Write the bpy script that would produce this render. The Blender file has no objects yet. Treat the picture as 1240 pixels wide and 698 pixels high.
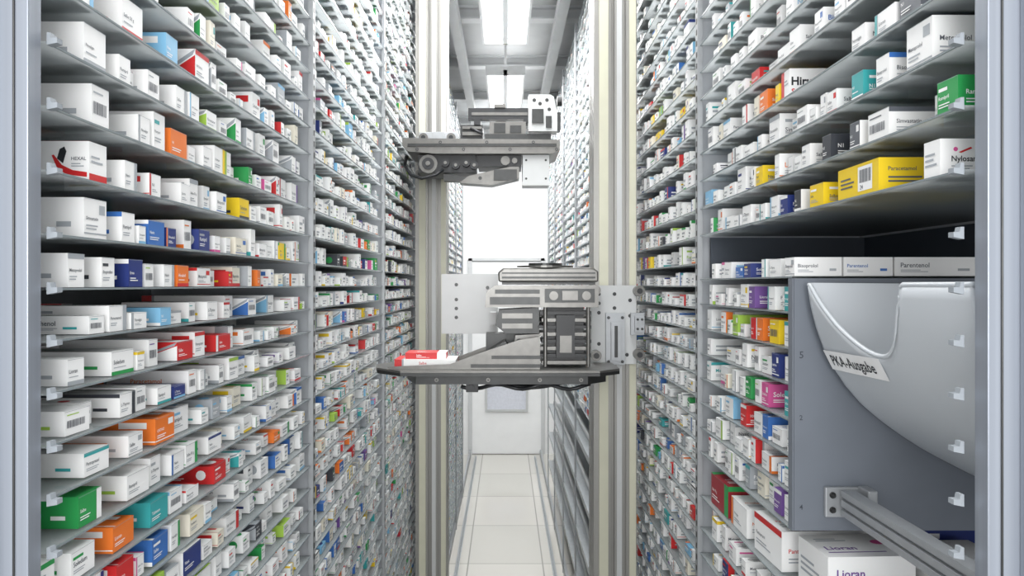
import bpy, math, random
from mathutils import Vector, Matrix
R = random.Random(11)
ZC = 2.25            # eye height
D1, UL = 0.727, 1.018
NU = 7
TOP = 3.93
scene = bpy.context.scene
COL = scene.collection

# ------------------------------------------------------------------ materials
def lin(h):
    h = h.lstrip('#')
    o = []
    for i in (0, 2, 4):
        c = int(h[i:i+2], 16) / 255
        o.append(c / 12.92 if c <= 0.04045 else ((c + 0.055) / 1.055) ** 2.4)
    return (o[0], o[1], o[2], 1.0)

def mat(name, hexc, rough=0.5, metal=0.0, noise=0.06, scale=30.0, bump=0.0, stretch=None):
    m = bpy.data.materials.new(name); m.use_nodes = True
    nt = m.node_tree; b = nt.nodes['Principled BSDF']
    c = lin(hexc)
    tc = nt.nodes.new('ShaderNodeTexCoord')
    n = nt.nodes.new('ShaderNodeTexNoise'); n.inputs['Scale'].default_value = scale
    if stretch:
        mp = nt.nodes.new('ShaderNodeMapping'); mp.inputs['Scale'].default_value = stretch
        nt.links.new(tc.outputs['Object'], mp.inputs['Vector']); nt.links.new(mp.outputs[0], n.inputs['Vector'])
    else:
        nt.links.new(tc.outputs['Object'], n.inputs['Vector'])
    r = nt.nodes.new('ShaderNodeValToRGB')
    r.color_ramp.elements[0].position = 0.3; r.color_ramp.elements[1].position = 0.7
    r.color_ramp.elements[0].color = tuple(x * (1 - noise) for x in c[:3]) + (1,)
    r.color_ramp.elements[1].color = tuple(min(1, x * (1 + noise)) for x in c[:3]) + (1,)
    nt.links.new(n.outputs['Fac'], r.inputs['Fac']); nt.links.new(r.outputs[0], b.inputs['Base Color'])
    b.inputs['Roughness'].default_value = rough; b.inputs['Metallic'].default_value = metal
    return m

def emis(name, hexc, s):
    m = bpy.data.materials.new(name); m.use_nodes = True
    b = m.node_tree.nodes['Principled BSDF']
    b.inputs['Base Color'].default_value = lin(hexc)
    b.inputs['Emission Color'].default_value = lin(hexc); b.inputs['Emission Strength'].default_value = s
    return m

M_frame = mat('frame_paint', '959ba5', 0.38, 0.40, 0.10, 6, 0, (14, 14, .15))
M_panel = mat('galvanised_panel', 'b6babf', 0.5, 0.1, 0.05, 12)
M_part = mat('partition_paint', '737982', 0.45, 0.1, 0.05, 12)
M_panel_shade = mat('panel_painted_shade', '3f4650', 0.5, 0.1, 0.06, 10)  # panel grey darkened to stand in for shade inside the recess
M_alu_m = mat('matt_aluminium', 'a6a9ac', 0.42, 0.35, 0.05, 40)
M_mast = mat('mast_aluminium', '999894', 0.4, 0.4, 0.04, 20, 0, (12, 12, .5))
M_cream = mat('cream_guide_strip', 'cbcab6', 0.4, 0, 0.03, 15)
M_black = mat('black_plastic', '222427', 0.4, 0, 0.1, 40)
M_dark = mat('dark_steel', '3f4040', 0.35, 0.5, 0.1, 40)
M_grey = mat('machined_grey', '72716e', 0.32, 0.55, 0.10, 40)
M_whitep = mat('white_plastic', 'c3c5c5', 0.35, 0, 0.02, 20)
M_chute = mat('chute_grey_plastic', 'c6cbd0', 0.36, 0.0, 0.02, 6)
M_chute_i = mat('chute_inner_lightened', 'd0d5da', 0.4, 0.0, 0.02, 6)  # chute plastic coloured lighter to offset the shade inside
M_wall = mat('wall_paint', 'eeefef', 0.6, 0, 0.02, 6)
M_ceil = mat('ceiling_sheet', 'bcbebf', 0.6, 0, 0.05, 5)
M_beam = mat('beam_paint', 'c9cbcc', 0.5, 0.05, 0.04, 5)
M_ink = mat('dark_ink', '22252b', 0.5)
M_ink2 = mat('faint_ink', '3f444c', 0.5)
M_lab = mat('paper_label', 'fbfbfb', 0.5)
M_lip = mat('shelf_lip', '838c8f', 0.12, 0, 0.04, 10)
M_clip = mat('frosted_clip', '92989e', 0.7)
M_tray = mat('grey_tray', 'a4a9ac', 0.35, 0.3)
M_win = mat('window_glass', 'd4d7e0', 0.1)
M_light = emis('light_diffuser', 'ffffff', 4.0)

def glass():
    m = bpy.data.materials.new('tinted_glass_shelf'); m.use_nodes = True
    nt = m.node_tree; b = nt.nodes['Principled BSDF']; out = nt.nodes['Material Output']
    n = nt.nodes.new('ShaderNodeTexNoise'); n.inputs['Scale'].default_value = 9
    tc = nt.nodes.new('ShaderNodeTexCoord'); nt.links.new(tc.outputs['Object'], n.inputs['Vector'])
    r = nt.nodes.new('ShaderNodeValToRGB')
    r.color_ramp.elements[0].color = lin('92989a'); r.color_ramp.elements[1].color = lin('b2b7b9')
    nt.links.new(n.outputs['Fac'], r.inputs['Fac']); nt.links.new(r.outputs[0], b.inputs['Base Color'])
    b.inputs['Roughness'].default_value = 0.04
    b.inputs['IOR'].default_value = 1.7
    tl = nt.nodes.new('ShaderNodeBsdfTranslucent'); tl.inputs[0].default_value = lin('c9cdce')
    m1 = nt.nodes.new('ShaderNodeMixShader'); m1.inputs[0].default_value = .4
    nt.links.new(b.outputs[0], m1.inputs[1]); nt.links.new(tl.outputs[0], m1.inputs[2])
    t = nt.nodes.new('ShaderNodeBsdfTransparent'); t.inputs[0].default_value = (0.955, 0.965, 0.965, 1)
    fr = nt.nodes.new('ShaderNodeFresnel'); fr.inputs['IOR'].default_value = 1.38
    ad = nt.nodes.new('ShaderNodeMath'); ad.operation = 'ADD'; ad.use_clamp = True; ad.inputs[1].default_value = 0.06
    nt.links.new(fr.outputs[0], ad.inputs[0])
    mx = nt.nodes.new('ShaderNodeMixShader'); nt.links.new(ad.outputs[0], mx.inputs[0])
    nt.links.new(t.outputs[0], mx.inputs[1]); nt.links.new(m1.outputs[0], mx.inputs[2])
    nt.links.new(mx.outputs[0], out.inputs['Surface'])
    return m
M_glass = glass()

def card():
    m = bpy.data.materials.new('printed_cardboard'); m.use_nodes = True
    nt = m.node_tree; b = nt.nodes['Principled BSDF']
    a = nt.nodes.new('ShaderNodeAttribute'); a.attribute_name = 'Col'
    n = nt.nodes.new('ShaderNodeTexNoise'); n.inputs['Scale'].default_value = 60
    mx = nt.nodes.new('ShaderNodeMix'); mx.data_type = 'RGBA'; mx.blend_type = 'MULTIPLY'
    mx.inputs[0].default_value = 0.05
    nt.links.new(a.outputs['Color'], mx.inputs[6]); nt.links.new(n.outputs['Color'], mx.inputs[7])
    nt.links.new(mx.outputs[2], b.inputs['Base Color'])
    b.inputs['Roughness'].default_value = 0.42
    return m
M_card = card()

def floor_mat():
    m = bpy.data.materials.new('floor_tiles'); m.use_nodes = True
    nt = m.node_tree; b = nt.nodes['Principled BSDF']
    tc = nt.nodes.new('ShaderNodeTexCoord')
    mp = nt.nodes.new('ShaderNodeMapping'); mp.inputs['Location'].default_value = (0.30, 0.1, 0)
    br = nt.nodes.new('ShaderNodeTexBrick'); br.offset = 0.0
    br.inputs['Scale'].default_value = 1.0
    br.inputs['Brick Width'].default_value = 0.6; br.inputs['Row Height'].default_value = 0.95
    br.inputs['Mortar Size'].default_value = 0.006
    br.inputs['Color1'].default_value = lin('d2cfc8'); br.inputs['Color2'].default_value = lin('c6c4bd')
    br.inputs['Mortar'].default_value = lin('9c9b95')
    nt.links.new(tc.outputs['Object'], mp.inputs['Vector']); nt.links.new(mp.outputs[0], br.inputs['Vector'])
    nt.links.new(br.outputs['Color'], b.inputs['Base Color'])
    b.inputs['Roughness'].default_value = 0.10; b.inputs['IOR'].default_value = 1.6
    return m
M_floor = floor_mat()

# ------------------------------------------------------------------ mesh builder
class MB:
    def __init__(s): s.v = []; s.f = []; s.m = []; s.c = []
    def face(s, pts, mi=0, col=(1, 1, 1, 1)):
        b = len(s.v); s.v += [tuple(p) for p in pts]
        s.f.append(tuple(range(b, b + len(pts)))); s.m.append(mi); s.c.append(col)
    def box(s, x0, x1, y0, y1, z0, z1, mi=0, col=(1, 1, 1, 1)):
        b = len(s.v)
        s.v += [(x0, y0, z0), (x1, y0, z0), (x1, y1, z0), (x0, y1, z0), (x0, y0, z1), (x1, y0, z1), (x1, y1, z1), (x0, y1, z1)]
        for q in ((0, 3, 2, 1), (4, 5, 6, 7), (0, 1, 5, 4), (1, 2, 6, 5), (2, 3, 7, 6), (3, 0, 4, 7)):
            s.f.append(tuple(b + i for i in q)); s.m.append(mi); s.c.append(col)
    def prism(s, poly, ax, a0, a1, mi=0, col=(1, 1, 1, 1)):
        def P(p, a):
            if ax == 'x': return (a, p[0], p[1])
            if ax == 'y': return (p[0], a, p[1])
            return (p[0], p[1], a)
        n = len(poly); b = len(s.v)
        s.v += [P(p, a0) for p in poly] + [P(p, a1) for p in poly]
        fs = [tuple(b + i for i in range(n)), tuple(b + n + i for i in reversed(range(n)))]
        fs += [(b + i, b + n + i, b + n + (i + 1) % n, b + (i + 1) % n) for i in range(n)]
        for f in fs: s.f.append(f); s.m.append(mi); s.c.append(col)
    def cyl(s, c, ax, r, h, n=20, mi=0):
        poly = []
        for i in range(n):
            a = 2 * math.pi * i / n
            poly.append((math.cos(a) * r, math.sin(a) * r))
        if ax == 'x': s.prism([(c[1] + p[0], c[2] + p[1]) for p in poly], 'x', c[0], c[0] + h, mi)
        if ax == 'y': s.prism([(c[0] + p[0], c[2] + p[1]) for p in poly], 'y', c[1], c[1] + h, mi)
        if ax == 'z': s.prism([(c[0] + p[0], c[1] + p[1]) for p in poly], 'z', c[2], c[2] + h, mi)
    def tube(s, pts, r, n=8, mi=0):
        b = len(s.v); P = [Vector(p) for p in pts]
        for i, p in enumerate(P):
            t = (P[min(i + 1, len(P) - 1)] - P[max(i - 1, 0)]).normalized()
            u = t.orthogonal().normalized() if abs(t.z) > .9 else t.cross(Vector((0, 0, 1))).normalized()
            w = t.cross(u)
            for k in range(n):
                a = 2 * math.pi * k / n
                s.v.append(tuple(p + u * math.cos(a) * r + w * math.sin(a) * r))
        for i in range(len(P) - 1):
            for k in range(n):
                s.f.append((b + i * n + k, b + i * n + (k + 1) % n, b + (i + 1) * n + (k + 1) % n, b + (i + 1) * n + k)); s.m.append(mi); s.c.append((1, 1, 1, 1))
        s.f.append(tuple(b + k for k in range(n))); s.m.append(mi); s.c.append((1, 1, 1, 1))
        s.f.append(tuple(b + (len(P) - 1) * n + k for k in range(n))); s.m.append(mi); s.c.append((1, 1, 1, 1))
    def build(s, name, mats, parent=None, label=None, cat=None, group=None, kind=None, bevel=0, smooth=False, colors=False, origin=None, fixn=True):
        me = bpy.data.meshes.new(name)
        V = s.v
        o = Vector(origin) if origin is not None else None
        if o is None and not colors and V:
            xs = [v[0] for v in V]; ys = [v[1] for v in V]; zs = [v[2] for v in V]
            o = Vector(((min(xs) + max(xs)) / 2, (min(ys) + max(ys)) / 2, min(zs)))
        if o is None: o = Vector((0, 0, 0))
        me.from_pydata([(v[0] - o.x, v[1] - o.y, v[2] - o.z) for v in V] if o.length else V, [], s.f)
        for m in mats: me.materials.append(m)
        if len(mats) > 1: me.polygons.foreach_set('material_index', s.m)
        if colors:
            ca = me.color_attributes.new('Col', 'FLOAT_COLOR', 'CORNER')
            buf = []
            for f, c in zip(s.f, s.c): buf.extend(list(c) * len(f))
            ca.data.foreach_set('color', buf)
        me.update()
        if fixn and not colors:
            import bmesh
            bm = bmesh.new(); bm.from_mesh(me)
            bmesh.ops.recalc_face_normals(bm, faces=bm.faces); bm.to_mesh(me); bm.free()
        if smooth:
            me.polygons.foreach_set('use_smooth', [True] * len(me.polygons))
        ob = bpy.data.objects.new(name, me); ob.location = o
        COL.objects.link(ob)
        if parent is not None:
            ob.parent = parent; ob.location = o - parent_world(parent)
        if label: ob['label'] = label
        if cat: ob['category'] = cat
        if group: ob['group'] = group
        if kind: ob['kind'] = kind
        if bevel:
            md = ob.modifiers.new('bevel', 'BEVEL'); md.width = bevel; md.segments = 2; md.limit_method = 'ANGLE'
        return ob
def parent_world(p):
    w = Vector((0, 0, 0))
    while p is not None:
        w += p.location; p = p.parent
    return w
def empty(name, loc, label=None, cat=None, parent=None, group=None):
    e = bpy.data.objects.new(name, None); e.empty_display_size = 0.1
    e.location = Vector(loc) - (parent_world(parent) if parent else Vector((0, 0, 0)))
    COL.objects.link(e)
    if parent: e.parent = parent
    if label: e['label'] = label
    if cat: e['category'] = cat
    if group: e['group'] = group
    return e
def lift(mb):
    for i in range(len(mb.v)): mb.v[i] = (mb.v[i][0], mb.v[i][1], mb.v[i][2] + ZC)
    return mb

# ------------------------------------------------------------------ lettering
_T = {}
def tgeo(word, off=0.010):
    if (word, off) in _T: return _T[(word, off)]
    cu = bpy.data.curves.new('t', 'FONT'); cu.body = word; cu.resolution_u = 2; cu.offset = off
    ob = bpy.data.objects.new('t', cu); COL.objects.link(ob)
    dg = bpy.context.evaluated_depsgraph_get()
    me = ob.evaluated_get(dg).to_mesh()
    vs = [(v.co.x, v.co.y) for v in me.vertices]; fs = [tuple(p.vertices) for p in me.polygons]
    ob.evaluated_get(dg).to_mesh_clear()
    bpy.data.objects.remove(ob); bpy.data.curves.remove(cu)
    x0 = min(v[0] for v in vs); x1 = max(v[0] for v in vs)
    h = 0.72
    vs = [((x - x0) / h, y / h) for x, y in vs]
    _T[(word, off)] = (vs, fs, (x1 - x0) / h)
    return _T[(word, off)]
def put_text(mb, fr, word, u, v, hgt, maxw, col=(0, 0, 0, 1), mi=0, lift=0.0005, off=0.010):
    vs, fs, w = tgeo(word, off)
    s = min(hgt, maxw / w)
    O, U, V, N = fr
    b = len(mb.v)
    o = O + U * u + V * v + N * lift
    for x, y in vs: mb.v.append(tuple(o + U * (x * s) + V * (y * s)))
    for f in fs: mb.f.append(tuple(b + i for i in f)); mb.m.append(mi); mb.c.append(col)

# ------------------------------------------------------------------ room shell
def struct(name, box, m, **k):
    mb = MB(); mb.box(*box); return mb.build(name, [m], kind='structure', **k)
BK = 9.88
struct('floor', (-1.25, 1.25, -1.6, BK + .1, -0.08, 0), M_floor)
struct('ceiling', (-1.25, 1.25, -0.2, BK + .1, 4.32, 4.4), M_ceil)
struct('wall_left', (-1.25, -1.15, 0.6, BK, 0, 4.32), M_wall)
struct('wall_right', (1.15, 1.25, 0.6, BK, 0, 4.32), M_wall)
struct('wall_back', (-1.25, 1.25, BK, BK + .1, 0, 4.32), M_wall)
mb = MB()
mb.box(-0.44, 0.47, BK - .03, BK - .002, 0.01, 2.55, 0)
mb.box(-0.49, -0.44, BK - .045, BK - .002, 0.0, 2.60, 1); mb.box(0.47, 0.52, BK - .045, BK - .002, 0.0, 2.60, 1)
mb.box(-0.49, 0.52, BK - .045, BK - .002, 2.565, 2.60, 1)
mb.box(0.36, 0.43, BK - .07, BK - .03, 1.1, 1.14, 1)
mb.build('door_1', [M_wall, M_beam], kind='structure')
mb = MB()
mb.box(-0.24, 0.27, BK - .04, BK - .031, 0.60, 0.92, 0)
for q in ((-0.27, -0.24, .57, .95), (0.27, 0.30, .57, .95), (-.24, .27, .57, .60), (-.24, .27, .92, .95)):
    mb.box(q[0], q[1], BK - .055, BK - .031, q[2], q[3], 1)
mb.build('window_1', [M_win, M_whitep], kind='structure')
struct('baseboard_left', (-0.475, -0.452, D1, BK - .07, 0, 0.07), M_alu_m)
struct('baseboard_right', (0.452, 0.475, D1, BK - .07, 0, 0.07), M_alu_m)
for x, y0 in ((-.40, 3.9), (.37, 2.7)):
    mb = MB(); mb.box(x, x + .03, y0, BK - .2, 0.0, .006); mb.box(x + .010, x + .020, y0, BK - .2, .006, .028)
    mb.build('guide_rail', [M_tray], label='long narrow metal guide rail on the tiled floor', cat='rail', group='floor rails along the aisle')
for i, y in enumerate((3.1, 4.3, 5.5, 6.7, 7.9, 9.1)):
    mb = MB()
    mb.box(-1.14, 1.14, y, y + .10, 4.22, 4.235); mb.box(-1.14, 1.14, y + .045, y + .055, 4.235, 4.305); mb.box(-1.14, 1.14, y, y + .10, 4.305, 4.32)
    mb.build('ceiling_beam', [M_beam], label='grey painted steel beam running across under the ceiling', cat='ceiling beam', group='cross beams under the ceiling')
for x in (-0.40, 0.36):
    mb = MB()
    mb.box(x, x + .07, 2.0, BK - .02, 4.12, 4.125); mb.box(x, x + .006, 2.0, BK - .02, 4.125, 4.22); mb.box(x + .064, x + .07, 2.0, BK - .02, 4.125, 4.22)
    for y in (2.5, 4.9, 7.3, 9.5): mb.box(x + .03, x + .04, y, y + .01, 4.125, 4.32)
    mb.build('cable_tray', [M_beam], label='long grey metal cable tray hung from the ceiling', cat='cable tray', group='cable trays along the ceiling')
LY = (2.15, 4.05, 5.95, 7.85)
for y0 in LY:
    y1 = y0 + 1.15
    e = empty('ceiling_light', (0.0, (y0 + y1) / 2, 3.95), 'white fluorescent ceiling light with two bright tubes', 'ceiling light', group='ceiling lights above the aisle')
    mb = MB()
    mb.box(-.16, .16, y0, y1, 3.97, 4.00); mb.box(-.16, -.145, y0, y1, 3.93, 3.97); mb.box(.145, .16, y0, y1, 3.93, 3.97)
    mb.box(-.015, .015, y0, y1, 3.93, 3.97); mb.box(-.145, .145, y0, y0 + .015, 3.93, 3.97); mb.box(-.145, .145, y1 - .015, y1, 3.93, 3.97)
    mb.box(-.01, .01, y0 + .2, y0 + .22, 4.00, 4.32); mb.box(-.01, .01, y1 - .22, y1 - .2, 4.00, 4.32)
    mb.build('lamp_housing', [M_beam], parent=e)
    for sx in (-.135, .025):
        mb = MB(); mb.box(sx, sx + .11, y0 + .02, y1 - .02, 3.94, 3.95)
        mb.build('lamp_diffuser', [M_light], parent=e)

# ------------------------------------------------------------------ shelving
ROW_UP = [0.0507 + .063 * k for k in range(0, 26)]
ROW_DN = [-0.0035 - .052 * k for k in range(0, 41)]
ROWS = sorted(ROW_UP + ROW_DN)
ROWS_FAR_R = [r for r in ROWS if r > -0.74]
OUT_R = [0.013 - .057 * k for k in range(0, 8)]
BIG_Z = -.487

def shelf_mesh(mb, sgn, y0, y1, z, x_in=0.452, x_out=0.82):
    xa, xb = sorted((sgn * x_in, sgn * x_out))
    mb.box(xa, xb, y0, y1, z - .0018, z, 0)
    xa, xb = sorted((sgn * (x_in - .0015), sgn * x_in))
    mb.box(xa, xb, y0, y1, z - .0020, z + .0003, 1)

def upright(mb, sgn, y, dense=True, w=.010):
    xa, xb = sorted((sgn * .446, sgn * .457))
    mb.box(xa, xb, y - w, y + .012, 0.0, TOP, 0)
    if dense:
        z = ZC - .9
        while z < ZC + .9:
            xs = sorted((sgn * .4452, sgn * .446)); mb.box(xs[0], xs[1], y - .003, y + .005, z, z + .012, 1); z += .026

for sgn in (-1, 1):
    for u in range(NU):
        ya = D1 + u * UL; yb = ya + UL
        vis = yb * 0.40 + .12
        rows = [z for z in (ROWS if (sgn < 0 or u < 3) else ROWS_FAR_R) if -vis < z < vis]
        e = empty('shelving_unit', (sgn * .64, (ya + yb) / 2, 0), 'tall steel shelving unit with closely stacked grey glass shelves', 'shelving unit', group='shelving units along the aisle')
        near = u < 2
        open_low = sgn > 0 and u >= 3
        mb = MB(); xs = sorted((sgn * .459, sgn * .83))
        mb.box(xs[0], xs[1], yb - .004, yb, ZC - .80 if (open_low or (sgn > 0 and u == 2)) else 0, TOP)
        mb.build('side_panel', [M_panel], parent=e)
        mb = MB(); xs = sorted((sgn * .832, sgn * .84)); mb.box(xs[0], xs[1], ya, yb, ZC - .80 if open_low else 0, TOP, 0)
        if open_low: mb.box(xs[0], xs[1], ya, yb, 0, ZC - .80, 1)
        mb.build('back_panel', [M_panel, M_part], parent=e)
        mb = MB(); upright(mb, sgn, yb - .0125, near or u == 2)
        mb.build('upright', [M_alu_m, M_dark], parent=e, label='perforated grey steel upright')
        if near:
            for z in rows:
                if sgn > 0 and u == 0 and z < 0.10: continue
                mb = MB(); shelf_mesh(mb, sgn, ya + .004, yb - .024, ZC + z)
                mb.build('glass_shelf', [M_glass, M_lip], parent=e, label='thin grey tinted glass shelf')
            if sgn > 0 and u == 0:
                for z in OUT_R:
                    mb = MB(); shelf_mesh(mb, sgn, 1.172, yb - .024, ZC + z)
                    mb.build('glass_shelf', [M_glass, M_lip], parent=e, label='short grey glass shelf')
                for z in (BIG_Z, -.56, -.62, -.68, -.74):
                    mb = MB(); shelf_mesh(mb, sgn, ya + .004, yb - .024, ZC + z)
                    mb.build('glass_shelf', [M_glass, M_lip], parent=e, label='thin grey tinted glass shelf')
                mb = MB()
                mb.box(.452, .828, 1.163, 1.169, ZC - .385, ZC + .010, 0)
                mb.box(.449, .4515, 1.163, 1.180, ZC - .385, ZC + .010, 0)
                fr = (Vector((.452, 1.163, ZC)), Vector((1, 0, 0)), Vector((0, 0, 1)), Vector((0, -1, 0)))
                put_text(mb, fr, '5', .008, -.115, .011, .02, mi=1); put_text(mb, fr, '2', .008, -.212, .008, .02, mi=1); put_text(mb, fr, '4', .008, -.352, .008, .02, mi=1)
                mb.build('partition_panel', [M_part, M_ink2], parent=e, label='grey metal partition panel with small shelf numbers', fixn=False)
                mb = MB(); mb.box(.825, .8315, ya, 1.71, ZC - .48, ZC + .108)  # dark sheets put the cavity's shade into the panel colour
                mb.build('recess_shade_panel', [M_panel_shade], parent=e, label='recess panel behind the chute, coloured dark as shade')
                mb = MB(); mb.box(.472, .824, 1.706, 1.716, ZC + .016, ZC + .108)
                mb.build('recess_shade_panel', [M_panel_shade], parent=e, label='recess panel above the partition, coloured dark as shade')
            if u == 0:
                for hz in (.241, .1776, .1137, .0507, -.0035, -.0555, -.1075, -.1595, -.2115, -.2635):
                    mb = MB()
                    prof_ = [(sgn * .4385, hz - .004), (sgn * .4488, hz - .006), (sgn * .4488, hz + .006), (sgn * .4455, hz + .006), (sgn * .4445, hz + .001), (sgn * .4385, hz + .001)]
                    mb.prism(prof_, 'y', .727, .736); lift(mb)
                    mb.build('shelf_clip', [M_clip], parent=e)
        else:
            mb = MB()
            for z in rows: shelf_mesh(mb, sgn, ya + .004, yb - .024, ZC + z)
            o = mb.build('glass_shelf', [M_glass, M_lip], parent=e, label='stack of thin grey glass shelves'); o['kind'] = 'stuff'
            if open_low:
                mb = MB()
                for z in (-.95, -1.25, -1.55, -1.85):
                    mb.box(.452, .462, ya + .001, yb - .001, ZC + z - .025, ZC + z + .010, 0)
                    mb.box(.462, .82, ya + .001, yb - .001, ZC + z - .010, ZC + z - .006, 0)
                    mb.cyl((.52, ya + .001, ZC + z + .010), 'y', .016, UL - .002, 10, 1)
                o = mb.build('tube_rack', [M_tray, M_whitep], parent=e, label='low grey trays carrying long white tubes'); o['kind'] = 'stuff'

for sgn in (-1, 1):
    mb = MB()
    xi = .4496 if sgn < 0 else .4544
    def bx(a, b, y0, y1, mi=0):
        xs = sorted((sgn * a, sgn * b)); mb.box(xs[0], xs[1], y0, y1, 0, TOP, mi)
    bx(xi, .62, .700, .720); bx(xi + .030, .62, .690, .700); bx(xi + .012, xi + .014, .698, .700, 1)
    mb.build('frame_post', [M_frame, M_dark], label='tall grey brushed metal frame post at the opening', cat='frame post', group='frame posts at the opening', bevel=.003)

# ------------------------------------------------------------------ medicine boxes
W = 'f6f6f5'
PAL = {'red': 'cf2a2c', 'dark red': '9c2430', 'orange': 'ec7a2c', 'yellow': 'f0cd22', 'blue': '3a6fb8', 'dark blue': '27377a', 'light blue': '84bde0', 'teal': '3aa6a8', 'green': '2b9a50', 'light green': 'a6cc50', 'purple': '735097', 'pink': 'd65a98', 'grey': 'a9aeb3', 'dark grey': '5b5f66', 'black': '3a3d44', 'white': W, 'cream': 'f0ead9'}
PL = {k: lin(v) for k, v in PAL.items()}
WHT = PL['white']; INK = lin('5a5e66'); INK2 = lin('a6abb1'); LBLK = lin('26282c')
ACC = ['red'] * 6 + ['orange'] * 4 + ['yellow'] * 3 + ['blue'] * 5 + ['dark blue'] * 2 + ['light blue'] * 5 + ['teal'] * 3 + ['green'] * 3 + ['light green'] * 2 + ['purple'] * 1 + ['pink'] * 1 + ['grey'] * 9 + ['black'] * 1
WORDS = ['Soledum', 'Nasic', 'Paracetamol', 'Parentenol', 'Metoprolol', 'Ibuprofen', 'L-Thyrox', 'Hirudoid', 'Simvastatin', 'Ramipril', 'Novalgin', 'Bisoprolol', 'Pantoprazol', '100 Tabletten', 'Lioran', 'Salbe 50 g']

def spec(d, up, base=None, acc=None, word=None, W_=None, H_=None, L_=None):
    s = {}
    cap = .050 if up else .036
    s['H'] = H_ or min(cap, R.choice([.024, .028, .030, .034, .038, .042, .046] if up else [.018, .022, .026, .028, .032, .036]) * R.uniform(.92, 1.08))
    s['W'] = W_ or R.choice([.020, .024, .028, .034, .040, .050]) * R.uniform(.9, 1.1)
    s['L'] = L_ or R.uniform(.085, .145)
    colored = .065 if d < 1.75 else .10
    if d < .86: colored = 0
    s['base'] = base or (R.choice(ACC) if R.random() < colored else ('cream' if R.random() < .04 else 'white'))
    a = acc or R.choice(ACC)
    if s['base'] == a: a = 'white'
    s['acc'] = a
    s['word'] = word or R.choice(WORDS)
    s['style'] = R.choice([0, 1, 2, 3, 4, 4, 5, 5, 6, 7, 8, 8]); s['es'] = R.choice([0, 1, 2, 3, 4, 4, 5, 5, 5, 8])
    s['ts'] = R.uniform(.5, 1.0)
    s['sp'] = None
    return s

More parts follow.
